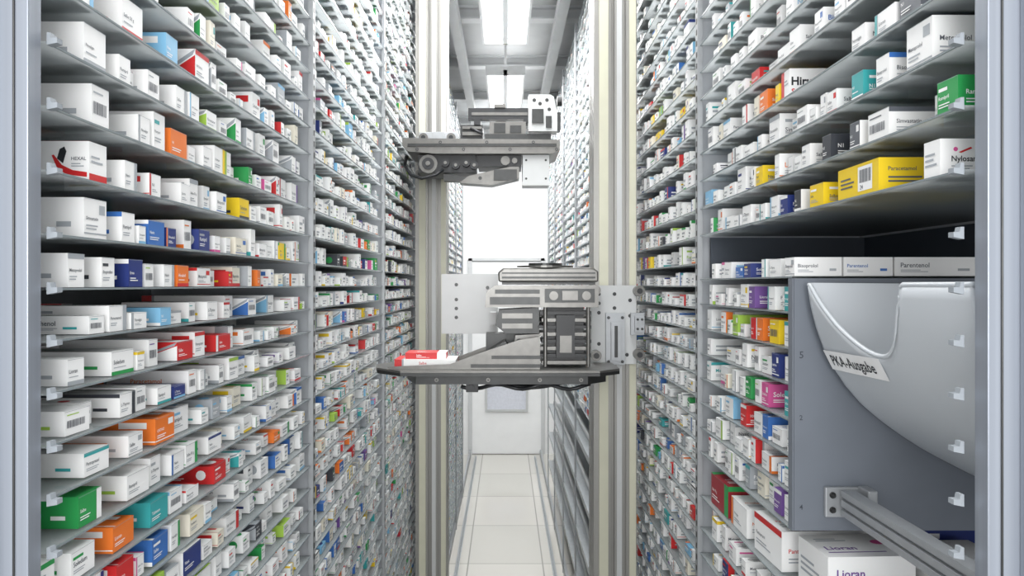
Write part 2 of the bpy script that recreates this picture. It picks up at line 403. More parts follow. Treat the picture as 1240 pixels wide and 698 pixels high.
def emit(mb, s, sgn, Mx, lod):
    L, Wd, H = s['L'], s['W'], s['H']; base = PL[s['base']]; acc = PL[s['acc']]
    light = s['base'] in ('white', 'cream', 'yellow', 'light green')
    ink = INK if light else WHT
    tmp = MB()
    tmp.box(-L/2, L/2, -Wd/2, Wd/2, 0, H, 0, base)
    V = Vector
    if sgn < 0: fe = (V((L/2, -Wd/2, 0)), V((0, 1, 0)), V((0, 0, 1)), V((1, 0, 0)))
    else: fe = (V((-L/2, Wd/2, 0)), V((0, -1, 0)), V((0, 0, 1)), V((-1, 0, 0)))
    fs = (V((-L/2, -Wd/2, 0)), V((1, 0, 0)), V((0, 0, 1)), V((0, -1, 0)))
    ft = (V((-L/2, -Wd/2, H)), V((1, 0, 0)), V((0, 1, 0)), V((0, 0, 1)))
    def poly(fr, pts, c, lift=.0003):
        O, U, Vv, N = fr; O = O + N * lift
        tmp.face([O + U*a + Vv*b_ for a, b_ in pts], 0, c)
    def q(fr, u0, v0, u1, v1, c, lift=.0003):
        poly(fr, ((u0, v0), (u1, v0), (u1, v1), (u0, v1)), c, lift)
    def disc(fr, cx, cy, rr, c, lift=.0004):
        poly(fr, [(cx + rr*math.cos(t*math.pi/6), cy + rr*math.sin(t*math.pi/6)) for t in range(12)], c, lift)
    def design(fr, a, b, st, big):
        if st == 0: q(fr, 0, b*.84, a, b, acc)
        elif st == 1: q(fr, 0, 0, a, b*.16, acc)
        elif st == 2: q(fr, a*.78, 0, a, b, acc)
        elif st == 3: q(fr, 0, 0, a*.12, b, acc); q(fr, a*.12, 0, a*.15, b, INK2)
        elif st == 4: q(fr, a*.07, b*.70, a*.5, b*.80, acc)
        elif st == 6: poly(fr, ((a*.55, 0), (a, 0), (a, b*.8)), acc); poly(fr, ((a*.45, 0), (a*.52, 0), (a*.97, b*.8), (a, b)), INK2)
        elif st == 7: disc(fr, a*.82, b*.5, min(a, b)*.28, acc, .0003)
        elif st == 8: q(fr, 0, b*.10, a, b*.14, acc); q(fr, a*.66, b*.62, a*.92, b*.86, acc)
    def lines(fr, u0, v0, w, n, dv, c):
        for i in range(n):
            ww = w * (0.65 + .35 * ((i * 37 + int(L * 10000)) % 10) / 10)
            q(fr, u0, v0 - i*dv, u0 + ww, v0 - i*dv + dv*.42, c, .0005)
    def barcode(fr, u0, u1, v0, v1):
        k = u0
        while k < u1:
            bw = R.choice([.0004, .0008, .0012]); q(fr, k, v0, k + bw, v1, INK, .0006); k += bw + R.choice([.0005, .0009])
    st, es = s['style'], s['es']
    big = H > .055
    tmax = (.010 if big else .0085) * s['ts']
    th = min(tmax, H*.30)
    sp = s['sp'] if lod >= 2 else None
    if sp == 'swoosh':
        q(ft, L*.3, 0, L, Wd*.12, acc)
        poly(fs, [(L*.985, H*.10), (L*.985, H*.22), (L*.88, H*.27), (L*.80, H*.40), (L*.74, H*.66), (L*.725, H*.64), (L*.76, H*.36), (L*.83, H*.16)], acc)
        poly(fs, [(L*.765, H*.56), (L*.785, H*.80), (L*.82, H*.86), (L*.835, H*.74), (L*.81, H*.44)], LBLK, .0005)
        put_text(tmp, fs, s['word'], L*.87, H*.52, H*.13, L*.11, INK); lines(fs, L*.87, H*.42, L*.10, 2, H*.06, INK2); q(fs, L*.05, 0, L, H*.04, acc)
        q(fe, 0, 0, Wd, H*.20, acc); lines(fe, Wd*.1, H*.6, Wd*.7, 2, H*.12, INK2)
    elif sp == 'yellow':
        lines(fs, L*.08, H*.40, L*.4, 2, H*.12, INK)
        put_text(tmp, fs, s['word'], L*.08, H*.62, H*.17, L*.24, INK); q(fs, L*.55, 0, L, H, WHT)
        q(fe, Wd*.52, H*.15, Wd*.86, H*.90, WHT); barcode(fe, Wd*.56, Wd*.82, H*.40, H*.80); put_text(tmp, fe, '24', Wd*.58, H*.20, H*.14, .02, INK, lift=.0007)
        lines(fe, Wd*.08, H*.6, Wd*.36, 3, H*.13, INK)
    elif sp == 'hiru':
        put_text(tmp, fs, 'Hirudoid', .003, H*.42, H*.42, .066, LBLK, off=.03)
        put_text(tmp, fs, 'Salbe', .003, H*.10, H*.22, .026, PL['red'], off=.02); q(fs, .034, H*.10, .066, H*.24, PL['red'])
        q(fe, 0, 0, Wd*.35, H, acc); lines(fe, Wd*.4, H*.6, Wd*.5, 2, H*.12, INK2)
    elif sp == 'nylo':
        put_text(tmp, fs, s['word'], L*.08, H*.40, H*.15, L*.22, LBLK, off=.015)
        disc(fs, L*.11, H*.72, H*.06, PL['pink']); poly(fs, [(L*.13, H*.64), (L*.22, H*.78), (L*.23, H*.74), (L*.15, H*.62)], acc)
        lines(fs, L*.08, H*.26, L*.20, 2, H*.07, INK2)
        lines(fe, Wd*.1, H*.6, Wd*.8, 3, H*.14, INK2)
    elif sp == 'lioran':
        put_text(tmp, fs, s['word'], L*.10, H*.60, .0125, L*.5, PL['purple'], off=.02)
        put_text(tmp, ft, s['word'], L*.10, Wd*.30, .014, L*.5, PL['purple'], off=.02)
        q(ft, L*.08, Wd*.18, L*.75, Wd*.21, PL['purple']); disc(ft, L*.8, Wd*.6, Wd*.10, PL['pink']); lines(ft, L*.1, Wd*.75, L*.4, 2, Wd*.08, INK2)
        lines(fe, Wd*.1, H*.6, Wd*.7, 3, H*.12, INK2); q(fe, 0, 0, Wd, H*.1, PL['purple'])
    elif lod >= 2:
        design(fs, L, H, st, True); design(fe, Wd, H, es, False); design(ft, L, Wd, st, True)
        okc = light and s['acc'] not in ('white', 'yellow', 'grey', 'cream')
        tcol = acc if (okc and s['ts'] > .72) else ink
        tu = L*.20 if st == 3 else L*.07; mw = L*.42
        if sgn < 0: tu += L * .20
        tv = H*.46 if st != 4 else H*.36
        put_text(tmp, fs, s['word'], tu, tv, th, mw, tcol)
        lines(fs, tu, H*.30, L*.36, 2, H*.085, INK2 if light else WHT)
        put_text(tmp, ft, s['word'], tu, Wd*.42, min(tmax, Wd*.28), mw, tcol)
        lines(ft, tu, Wd*.28, L*.36, 2, Wd*.08, INK2 if light else WHT)
        if es in (2, 3): u0, mw2 = (Wd*.07 if es == 2 else Wd*.22), Wd*.6
        else: u0, mw2 = Wd*.08, Wd*.74
        if es == 5 and light and len(s['word']) % 2 and not big:
            barcode(fe, u0, Wd*.8, H*.30, H*.60)
            lines(fe, u0, H*.80, Wd*.6, 1, H*.1, acc)
        else:
            put_text(tmp, fe, s['word'], u0, H*.46, min(tmax * .8, H*.18), mw2, ink)
            lines(fe, u0, H*.30, mw2*.8, 2 if es != 1 else 1, H*.08, INK2 if light else WHT)
        q(fe, 0, H - .0010, Wd, H - .0006, INK2, .0006)
        if st not in (2, 6, 7, 8) and not big: q(fs, L*.74, H*.27, L*.88, H*.40, acc, .0006)
    elif lod == 1:
        design(fs, L, H, st, True); design(fe, Wd, H, es, False); design(ft, L, Wd, st, True)
        lines(fe, Wd*.1, H*.50, Wd*.70, 1, H*.34, INK2 if light else WHT); lines(fe, Wd*.1, H*.28, Wd*.5, 1, H*.18, INK if light else WHT)
        lines(fs, L*.08, H*.5, L*.5, 2, H*.25, INK2 if light else WHT)
    else:
        if es < 5: design(fe, Wd, H, es, False)
        else: lines(fe, Wd*.1, H*.45, Wd*.65, 1, H*.4, INK2 if light else WHT)
        design(fs, L, H, st, True)
    b = len(mb.v)
    mb.v += [tuple(Mx @ Vector(p)) for p in tmp.v] if Mx is not None else tmp.v
    mb.f += [tuple(i + b for i in f) for f in tmp.f]; mb.m += tmp.m; mb.c += tmp.c

REC = []
def rec(sgn, front, yc, z, s, yaw=None, force=False):
    xc = sgn * (front + s['L'] / 2)
    REC.append(dict(sgn=sgn, x=xc, y=yc, z=z, s=s, yaw=math.radians(R.uniform(-1.6, 1.6)) if yaw is None else yaw, front=front, force=force))

# distinctive boxes: far-corner depth, width, height, base, accent, word [, free gap before it [, special]]
CUST_L = {
 .3037: [(.94, .05, .044, 'white', 'red', 'Salbe 50 g'), (1.04, .036, .038, 'light blue', 'white', 'Nasic'), (1.15, .05, .046, 'white', 'red', 'NATURAL', .03)],
 .2397: [(.853, .045, .046, 'white', 'grey', 'Novalgin', .06), (.91, .026, .034, 'white', 'grey', 'Ramipril'), (.985, .032, .036, 'white', 'grey', 'Ibuprofen'), (1.07, .036, .038, 'white', 'grey', 'Salbe')],
 .1767: [(.86, .036, .046, 'white', 'grey', 'NasiC', .10), (.96, .03, .036, 'white', 'grey', 'Novalgin', .05), (1.07, .05, .038, 'orange', 'white', 'N1'), (1.16, .03, .034, 'white', 'grey', 'Ramipril')],
 .1137: [(.855, .036, .044, 'white', 'red', 'HEXAL', .10, 'swoosh'), (.925, .03, .036, 'white', 'grey', 'Nasic', .03), (.99, .03, .03, 'white', 'red', 'N1'), (1.08, .03, .03, 'white', 'grey', 'Lioran'), (1.33, .045, .036, 'yellow', 'black', 'Soledum')],
 .0507: [(.855, .045, .044, 'white', 'grey', 'Simvastatin', .10), (.92, .03, .036, 'white', 'blue', 'Ramipril', .02), (1.0, .045, .032, 'blue', 'white', 'Nasic'), (1.55, .04, .034, 'yellow', 'green', 'Salbe')],
 -.0035: [(.81, .03, .036, 'white', 'grey', 'Metoprolol', .08), (.872, .028, .034, 'white', 'black', 'Ibuprofen', .02), (.94, .034, .034, 'dark blue', 'white', 'Erste'), (1.03, .03, .03, 'white', 'grey', 'Nasic')],
 -.0555: [(.85, .03, .020, 'white', 'teal', 'Panthenol', .10), (.95, .04, .020, 'white', 'grey', 'Novalgin'), (1.02, .03, .024, 'light blue', 'white', 'N1')],
 -.1075: [(.81, .03, .028, 'white', 'grey', 'Lioran', .08), (.917, .05, .028, 'white', 'green', 'Soledum', .03), (1.09, .05, .026, 'red', 'white', 'Salbe'), (1.24, .06, .026, 'red', 'white', 'Salbe')],
 -.1595: [(.82, .045, .026, 'white', 'light green', 'Panthenol', .05), (.921, .036, .028, 'white', 'black', 'L-Thyrox', .03), (1.02, .04, .022, 'white', 'teal', 'Ramipril')],
 -.2115: [(.86, .05, .026, 'white', 'teal', 'Pantoprazol', .06), (.94, .036, .026, 'white', 'grey', 'Salbe'), (1.03, .055, .034, 'orange', 'white', 'ORTHO')],
 -.2635: [(.844, .045, .034, 'green', 'white', 'Salbe'), (.957, .055, .030, 'white', 'light green', 'Ramipril', .02), (1.06, .04, .028, 'white', 'blue', 'Nasic'), (1.2, .05, .026, 'white', 'dark blue', 'Nasic')],
 -.3155: [(.83, .045, .030, 'white', 'green', 'Soledum'), (.917, .05, .030, 'orange', 'white', 'Lioran'), (1.01, .05, .032, 'teal', 'white', 'Tabletten'), (1.22, .05, .028, 'red', 'white', 'Salbe')],
 -.3675: [(.917, .04, .034, 'red', 'white', 'Lioran'), (1.01, .045, .034, 'blue', 'white', 'Salbe'), (1.13, .05, .032, 'cream', 'yellow', 'Panthenol')],
 -.4195: [(1.0, .04, .034, 'light green', 'white', 'Soledum'), (1.12, .06, .036, 'dark blue', 'white', 'Nasic')],
}
CUST_R = {
 .3667: [(1.0, .05, .044, 'white', 'grey', 'Ibuprofen', .03), (1.2, .04, .04, 'white', 'orange', 'Salbe')],
 .3037: [(.865, .045, .04, 'dark grey', 'white', 'N1'), (.985, .035, .032, 'white', 'grey', 'Novalgin'), (1.235, .036, .046, 'white', 'red', 'Hirudoid Salbe', .20, 'hiru'), (1.34, .04, .04, 'orange', 'white', 'Salbe'), (1.44, .03, .04, 'white', 'red', 'Salbe')],
 .2397: [(.85, .05, .05, 'white', 'grey', 'Metoprolol', .05), (.92, .03, .038, 'white', 'blue', 'Bisoprolol'), (.985, .03, .036, 'teal', 'white', 'N1'), (1.06, .03, .032, 'white', 'red', 'Salbe'), (1.17, .04, .034, 'white', 'grey', 'Nasic')],
 .1767: [(.79, .035, .036, 'green', 'white', 'Ramipril'), (.94, .05, .036, 'white', 'dark grey', 'Simvastatin', .06), (.99, .028, .036, 'dark grey', 'white', 'N1'), (1.076, .028, .036, 'black', 'white', 'N1'), (1.15, .03, .036, 'white', 'grey', 'Salbe'), (1.36, .035, .036, 'yellow', 'white', 'Nasic')],
 .1137: [(.815, .03, .040, 'white', 'red', 'Nylosan', .03, 'nylo'), (1.026, .115, .042, 'yellow', 'black', 'Paracetamol', .08, 'yellow'), (1.12, .045, .034, 'yellow', 'white', 'Salbe'), (1.18, .026, .034, 'black', 'white', 'N1'), (1.24, .03, .032, 'dark blue', 'white', 'N1'), (1.34, .03, .03, 'white', 'teal', 'Nasic')],
}
def fill_row(sgn, z, y0, y1, cust, up, unit, hmax=None):
    taken = []
    for c in cust:
        yf, w, h, b, a, wd = c[:6]; gp = c[6] if len(c) > 6 else .006
        s = spec(1, up, b, a, wd, w, h, R.uniform(.11, .15))
        s['ts'] = R.uniform(.5, .7)
        if b == 'white' and a == 'grey': s['style'] = 5
        if wd in ('Soledum', 'NasiC'): s['style'] = 5; s['ts'] = 1.0
        if len(c) > 7: s['sp'] = c[7]
        rec(sgn, .459, yf - w / 2, z, s, math.radians(R.uniform(-1, 1)), True)
        taken.append((yf - w - gp, yf + .006))
    y = y0 + .008
    while True:
        s = spec(y, up)
        if hmax: s['H'] = min(s['H'], hmax)
        gap = R.uniform(.010, .038) if unit < 2 else R.uniform(.006, .024)
        w = s['W']
        if y + w > y1 - .010: break
        hit = [t for t in taken if not (y + w < t[0] or y > t[1])]
        if hit:
            y = max(t[1] for t in hit) + .003; continue
        if R.random() > .03:
            front = .459 + R.choice([0, 0, .004, .01, .02]) * R.random()
            rec(sgn, front, y + w / 2, z, s)
            if unit == 0 and R.random() < .6:
                s2 = spec(y, up); s2['W'] = min(s2['W'], w)
                if hmax: s2['H'] = min(s2['H'], hmax)
                rec(sgn, front + s['L'] + .012, y + w / 2, z, s2, 0)
        y += w + gap

def near_key(dct, z):
    for k in dct:
        if abs(k - z) < .006: return dct[k]
    return []
for sgn in (-1, 1):
    for u in range(NU):
        ya = D1 + u * UL; yb = ya + UL - .026
        for z in (ROWS if (sgn < 0 or u < 3) else ROWS_FAR_R):
            vis = (ya + UL) * 0.40 + .10
            if not -vis < z < vis: continue
            if z < -2.1 or z > 1.62: continue
            if sgn > 0 and u == 0 and z < .10: continue
            up = z > .04
            c = near_key(CUST_L if sgn < 0 else CUST_R, z) if u == 0 else []
            fill_row(sgn, z, ya, yb, c, up, u)
SIDE = {1: [('teal', 1.22), ('white', 1.30), ('purple', 1.40)], 2: [('white', 1.2), ('yellow', 1.29), ('orange', 1.36), ('light green', 1.5)], 3: [('dark blue', 1.28)],
        4: [('teal', 1.21), ('pink', 1.33), ('green', 1.42)], 5: [('blue', 1.33), ('red', 1.45)], 6: [('white', 1.22)], 7: [('white', 1.2), ('purple', 1.27)]}
for k, z in enumerate(OUT_R):
    cs = []
    for b, yf in SIDE.get(k, []):
        yf = max(yf, 1.222)
        if cs and yf - .034 < cs[-1][0] + .004: yf = cs[-1][0] + .042
        cs.append((yf, .034 if b != 'yellow' else .042, .040, b, 'white' if b != 'white' else 'teal', 'LAMUNA' if b == 'dark blue' else R.choice(WORDS)))
    if k == 0: fill_row(1, z, 1.25, D1 + UL - .030, [], False, 1, .034)
    else: fill_row(1, z, 1.176, D1 + UL - .030, cs, True, 0, .044)
xx = .459
for w_, b, a, wd in ((.075, 'white', 'grey', 'Bisoprolol'), (.078, 'white', 'blue', 'Parentenol'), (.135, 'white', 'grey', 'Parentenol')):
    s = spec(1, False, b, a, wd, .04, .030, w_); s['style'] = 5; s['ts'] = .9
    rec(1, xx, 1.20, .013, s, 0, True); xx += w_ + .003
for front, yc, w, h, L, b, a, wd, st, es, sp in (
      (.462, 1.605, .12, .066, .14, 'dark red', 'green', 'Salbe 50 g', 0, 2, None), (.462, 1.470, .10, .055, .15, 'white', 'orange', 'Novalgin', 5, 3, None),
      (.464, 1.320, .12, .068, .17, 'white', 'red', 'Pantoprazol', 5, 0, None), (.480, 1.165, .10, .078, .135, 'white', 'purple', 'Lioran', 5, 5, 'lioran'),
      (.635, 1.160, .10, .070, .12, 'white', 'grey', 'Soledum', 5, 5, None), (.655, 1.300, .11, .086, .15, 'dark blue', 'white', 'Nasic', 4, 4, None),
      (.640, 1.460, .12, .090, .14, 'cream', 'pink', 'Panthenol', 7, 4, None), (.480, 1.040, .10, .034, .14, 'white', 'green', 'Ramipril', 4, 4, None), (.64, 1.03, .10, .05, .13, 'white', 'blue', 'Ibuprofen', 2, 4, None)):
    s = spec(1, True, b, a, wd, w, h, L)
    s['H'] = h; s['style'] = st; s['es'] = es; s['ts'] = .75; s['sp'] = sp
    rec(1, front, yc, BIG_Z, s, math.radians(R.uniform(-3, 3)), True)
for z in (-.56, -.62):
    fill_row(1, z, 1.0, D1 + UL - .026, [], True, 1, .05)

def score(r):
    d = r['y']; s = r['s']
    px = 612 + 900 * (r['sgn'] * r['front']) / d; py = 345 - 900 * (r['z'] + s['H'] / 2) / d
    inside = 45 < px < 1190 and -5 < py < 703
    a = s['H'] * (s['W'] * .5 + s['L'] * .35) / (d * d)
    if r['front'] > .5 and not r['force']: a *= .25
    if r['force']: a *= 1.5
    return (inside, a, px, py)
keep = []
for r in REC:
    ins, a, px, py = score(r)
    if not (-150 < px < 1390 and -110 < py < 808): continue
    r['ins'] = ins; r['a'] = a; keep.append(r)
ind = sorted([r for r in keep if r['ins']], key=lambda r: -r['a'])[:298]
ids = set(id(r) for r in ind)
GRP = 'medicine boxes on the glass shelves'
for r in ind:
    s = r['s']; mb = MB(); emit(mb, s, r['sgn'], None, 2)
    o = mb.build('medicine_box', [M_card], colors=True)
    o.location = (r['x'], r['y'], ZC + r['z'] + .0008); o.rotation_euler[2] = r['yaw']
    o['category'] = 'medicine box'; o['group'] = GRP
    size = 'large ' if s['H'] > .052 else ''
    o['label'] = f"{size}{s['base']} medicine box with {s['acc']} print on glass shelf"
mb = MB(); nst = 0
for r in keep:
    if id(r) in ids: continue
    Mx = Matrix.Translation((r['x'], r['y'], ZC + r['z'] + .0008)) @ Matrix.Rotation(r['yaw'], 4, 'Z')
    emit(mb, r['s'], r['sgn'], Mx, 2 if r['y'] < 1.5 and r['ins'] else (1 if r['y'] < 3.2 else 0)); nst += 1
o = mb.build('medicine_boxes', [M_card], colors=True, label='countless small white and coloured medicine boxes filling the shelves', cat='medicine boxes', kind='stuff', group=GRP)

# ------------------------------------------------------------------ output chute
prof = [(.465, 0), (.469, -.03), (.476, -.06), (.487, -.092), (.502, -.123), (.522, -.153), (.545, -.18), (.574, -.205), (.606, -.228), (.64, -.25), (.672, -.267), (.705, -.284), (.735, -.298), (.80, -.32)]
cl = [0]
for i in range(1, len(prof)): cl.append(cl[-1] + math.dist(prof[i], prof[i-1]))
def pat(s):
    for i in range(1, len(cl)):
        if s <= cl[i] or i == len(cl) - 1:
            t = (s - cl[i-1]) / (cl[i] - cl[i-1]); a, b = prof[i-1], prof[i]
            return a[0] + (b[0]-a[0])*t, a[1] + (b[1]-a[1])*t
e = empty('output_chute', (.6, .95, ZC - .3), 'light grey curved plastic output chute with white paper label', 'chute')
mb = MB(); NY, NS = 80, 30; ya, yb = .738, 1.138
idx = {}; rim = []
for j in range(NY + 1):
    y = ya + (yb - ya) * j / NY
    u = (y - .872) / (1.134 - .872)
    if u <= 0 or u >= 1: h = 0
    elif u > .36: h = .096 * (1 - ((u - .36) / .64) ** 1.8)
    else: h = .096 * (1 - ((.36 - u) / .36) ** 2.4)
    for i in range(NS + 1):
        s = h + (cl[-1] - h) * i / NS
        X, Z = pat(s); idx[(i, j)] = len(mb.v); mb.v.append((X, y, ZC + Z))
        if i == 0: rim.append((X, y, ZC + Z))
for j in range(NY):
    for i in range(NS):
        mb.f.append((idx[(i, j)], idx[(i+1, j)], idx[(i+1, j+1)], idx[(i, j+1)])); mb.m.append(0); mb.c.append((1, 1, 1, 1))
o = mb.build('chute_shell', [M_chute], parent=e, smooth=True)
md = o.modifiers.new('s', 'SOLIDIFY'); md.thickness = .005; md.offset = 0
mb = MB(); mb.tube(rim, .0032, 10); mb.build('rolled_lip', [M_chute], parent=e, smooth=True, label='rounded lip around the chute opening')
mb = MB(); mb.prism([(p[0] + .0035, ZC + p[1] + .003) for p in prof] + [(.80, ZC)], 'y', 1.1385, 1.143)
mb.build('chute_end_wall', [M_chute_i], parent=e)
mb = MB(); mb.box(.70, .706, .745, 1.137, ZC - .275, ZC - .004)
mb.build('chute_back_wall', [M_chute_i], parent=e)
mb = MB()
s0, s1 = .101, .134
p0, p1 = pat(s0), pat(s1)
nrm = Vector((-(p0[1]-p1[1]), 0, (p0[0]-p1[0]))).normalized()
if nrm.x > 0: nrm = -nrm
O = Vector((p1[0], 1.136, ZC + p1[1])) + nrm * .0048
Vv = Vector((p0[0]-p1[0], 0, p0[1]-p1[1])); hl = Vv.length; Vv.normalize(); U = (Vector((0, -1, 0)) + Vv * .02).normalized(); wl = .172
mb.face((O, O + U*wl, O + U*wl + Vv*hl, O + Vv*hl), 0)
put_text(mb, (O, U, Vv, nrm), 'PKA-Ausgabe', .016, .009, .0175, .142, mi=1, lift=.0006)
mb.build('paper_label', [M_lab, M_ink], parent=e, label='white label reading PKA-Ausgabe', fixn=False)

e = empty('support_rail', (.53, .95, ZC - .36), 'horizontal aluminium profile rail with bolted corner bracket', 'support rail')
mb = MB(); x0 = .515
mb.prism([(x0, -.354), (x0 + .022, -.354), (x0 + .022, -.316), (x0, -.316), (x0, -.325), (x0 + .006, -.325), (x0 + .006, -.330), (x0, -.330), (x0, -.340), (x0 + .006, -.340), (x0 + .006, -.345), (x0, -.345)], 'y', .725, 1.140)
lift(mb).build('rail_profile', [M_alu_m], parent=e)
mb = MB(); mb.box(.497, .560, 1.154, 1.1625, ZC - .362, ZC - .315); mb.box(.547, .562, 1.120, 1.154, ZC - .362, ZC - .312)
mb.build('corner_bracket', [M_alu_m], parent=e, bevel=.002)
for bxx, bz in ((.508, -.327), (.508, -.350), (.535, -.327), (.535, -.350)):
    mb = MB(); mb.cyl((bxx, 1.1475, ZC + bz), 'y', .003, .005, 6); mb.cyl((bxx, 1.1525, ZC + bz), 'y', .005, .0015, 16)
    mb.build('bolt', [M_dark], parent=e)

# ------------------------------------------------------------------ robots
def mast(e, xa, xb, ya, yb):
    w = xb - xa
    mb = MB()
    mb.prism([(xa, ya), (xa + w*.40, ya), (xa + w*.40, ya + .02), (xa + w*.48, ya + .02), (xa + w*.48, ya), (xa + w*.70, ya), (xa + w*.70, ya + .012), (xa + w*.75, ya + .012), (xa + w*.75, ya), (xb, ya), (xb, yb), (xa, yb), (xa, yb - .04), (xa + .012, yb - .04), (xa + .012, yb - .055), (xa, yb - .055)], 'z', 0.03, 3.85)
    mb.build('mast_profile', [M_mast], parent=e, label='extruded aluminium mast profile')
    for a, b in ((.12, .33), (.82, .97)):
        mb = MB(); mb.box(xa + w*a, xa + w*b, ya - .007, ya - .0005, 0.06, 3.82); mb.build('guide_strip', [M_cream], parent=e, label='cream coloured guide strip')
    mb = MB(); mb.box(xa + w*.53, xa + w*.65, ya - .004, ya - .0005, .06, 3.82); mb.build('drive_belt', [M_whitep], parent=e, label='pale toothed drive belt')
    mb = MB(); mb.box(xa - .01 if xa > 0 else xa, xb if xa > 0 else xb + .01, ya - .02, yb + .02, 0.0, .03); mb.build('mast_foot', [M_dark], parent=e)
def holes(mb, pts, y, r, mi):
    for x, z in pts: mb.cyl((x, y - .001, ZC + z), 'y', r, .0015, 14, mi)
def screws(mb, pts, y, r, mi, mj):
    for x, z in pts:
        mb.cyl((x, y - .004, ZC + z), 'y', r, .004, 12, mi); mb.cyl((x, y - .0046, ZC + z), 'y', r * .45, .0008, 6, mj)

rb = empty('picking_robot', (.36, 2.5, 0), 'aluminium picking robot with vertical mast and lowered gripper arm', 'picking robot')
mast(rb, .288, .428, 2.42, 2.56)
c = empty('carriage', (.35, 2.39, ZC - .25), parent=rb)
mb = MB(); mb.box(.276, .420, 2.385, 2.405, ZC - .255, ZC - .002, 0)
holes(mb, [(.30, -.03), (.30, -.06), (.30, -.09), (.30, -.19), (.35, -.03), (.35, -.075), (.40, -.05), (.40, -.10), (.33, -.225), (.39, -.225)], 2.385, .006, 1)
mb.build('mounting_plate', [M_whitep, M_black], parent=c)
mb = MB(); mb.box(.320, .380, 2.365, 2.384, ZC - .255, ZC - .09, 0); mb.box(.335, .365, 2.350, 2.365, ZC - .24, ZC - .12, 0); mb.box(.345, .355, 2.346, 2.350, ZC - .23, ZC - .13, 1)
screws(mb, [(.328, -.105), (.372, -.105), (.328, -.245), (.372, -.245)], 2.365, .005, 1, 1)
mb.build('clamp_block', [M_alu_m, M_dark], parent=c)
mb = MB(); mb.box(.400, .442, 2.365, 2.384, ZC - .16, ZC - .09, 0); mb.box(.410, .440, 2.350, 2.365, ZC - .15, ZC - .10, 0); screws(mb, [(.418, -.11), (.432, -.11), (.418, -.14), (.432, -.14)], 2.350, .004, 1, 1)
mb.build('clamp_block', [M_alu_m, M_dark], parent=c)
for x, z in ((.425, -.02), (.425, -.222), (.288, -.225), (.285, -.018)):
    mb = MB(); mb.cyl((x, 2.352, ZC + z), 'y', .017, .033, 24, 0); mb.cyl((x, 2.346, ZC + z), 'y', .009, .006, 16, 1); mb.build('guide_roller', [M_grey, M_black], parent=c)
mb = MB(); mb.box(-.02, .274, 2.385, 2.41, ZC - .135, ZC - .085, 0); mb.box(-.02, .274, 2.381, 2.385, ZC - .118, ZC - .102, 1); mb.build('cross_beam', [M_grey, M_dark], parent=c)
mb = MB(); mb.box(-.215, -.025, 2.50, 2.512, ZC - .165, ZC + .036)
holes(mb, [(-.165, -.05), (-.165, -.08), (-.165, -.11), (-.165, 0.0), (-.06, -.01)], 2.50, .006, 1)
mb.box(-.05, -.03, 2.41, 2.50, ZC - .13, ZC - .09, 0)
mb.build('back_plate', [M_whitep, M_dark], parent=c)
g = empty('gripper_head', (0.0, 2.25, ZC - .3), parent=rb)
mb = MB(); mb.prism([(-.02, .008), (-.022, .036), (-.005, .050), (.255, .050), (.272, .04), (.272, .008)], 'y', 2.17, 2.378)
lift(mb).build('motor_cover', [M_grey], parent=g, bevel=.005)
mb = MB(); mb.box(-.010, .265, 2.19, 2.36, ZC + .000, ZC + .0075, 0)
mb.box(-.01, .262, 2.164, 2.1695, ZC + .018, ZC + .024, 0); mb.box(-.01, .262, 2.164, 2.1695, ZC + .032, ZC + .036, 0)
mb.cyl((.12, 2.25, ZC + .0505), 'z', .085, .006, 32, 1); mb.cyl((.12, 2.25, ZC + .0565), 'z', .05, .008, 32, 0)
mb.build('vent_strip', [M_dark, M_grey], parent=g)
mb = MB(); mb.prism([(-.06, -.066), (-.055, -.02), (-.03, -.002), (.272, -.002), (.272, -.066)], 'y', 2.17, 2.378)
lift(mb)
mb.box(-.045, .10, 2.160, 2.1695, ZC - .058, ZC - .036, 1); mb.box(.115, .26, 2.162, 2.1695, ZC - .052, ZC - .012, 1); mb.box(-.03, .10, 2.164, 2.1695, ZC - .026, ZC - .014, 1)
for x in (.14, .235): mb.cyl((x, 2.154, ZC - .032), 'y', .013, .008, 20, 0)
mb.box(.165, .21, 2.155, 2.162, ZC - .045, ZC - .018, 0)
mb.build('gearbox', [M_grey, M_dark], parent=g)
mb = MB()
mb.box(.125, .235, 2.23, 2.36, ZC - .240, ZC - .0665, 1)
for k in range(8):
    z = ZC - .236 + k * .021
    mb.box(.108 - .006 * (k % 3), .250 + .005 * (k % 2), 2.205, 2.3625, z, z + .010, k % 2)
for x in (.118, .245): mb.cyl((x, 2.200, ZC - .243), 'z', .006, .176, 14, 0)
mb.box(.150, .205, 2.19, 2.23, ZC - .215, ZC - .09, 1); mb.box(.160, .195, 2.184, 2.19, ZC - .20, ZC - .15, 0)
mb.build('drive_column', [M_grey, M_black], parent=g)
mb = MB(); mb.prism([(-.03, -.12), (-.02, -.075), (.10, -.068), (.10, -.145), (.0, -.145)], 'y', 2.21, 2.33, 0); mb.prism([(.02, -.20), (.03, -.15), (.103, -.146), (.103, -.24), (.06, -.24)], 'y', 2.20, 2.32, 1); mb.box(-.06, .10, 2.29, 2.36, -.215, -.15, 0)
mb.box(-.01, .08, 2.202, 2.21, -.13, -.115, 1); mb.box(-.01, .08, 2.202, 2.21, -.10, -.085, 1)
mb.prism([(-.10, -.243), (-.08, -.215), (.00, -.165), (.02, -.20), (.06, -.243)], 'y', 2.17, 2.30, 0)
lift(mb); screws(mb, [(.04, -.165), (.09, -.165), (.09, -.225)], 2.20, .006, 0, 0)
mb.build('drive_motor', [M_dark, M_grey], parent=g)
TP = [(-.40, 2.30), (-.38, 2.20), (-.30, 2.12), (.27, 2.12), (.335, 2.18), (.335, 2.345), (-.36, 2.36)]
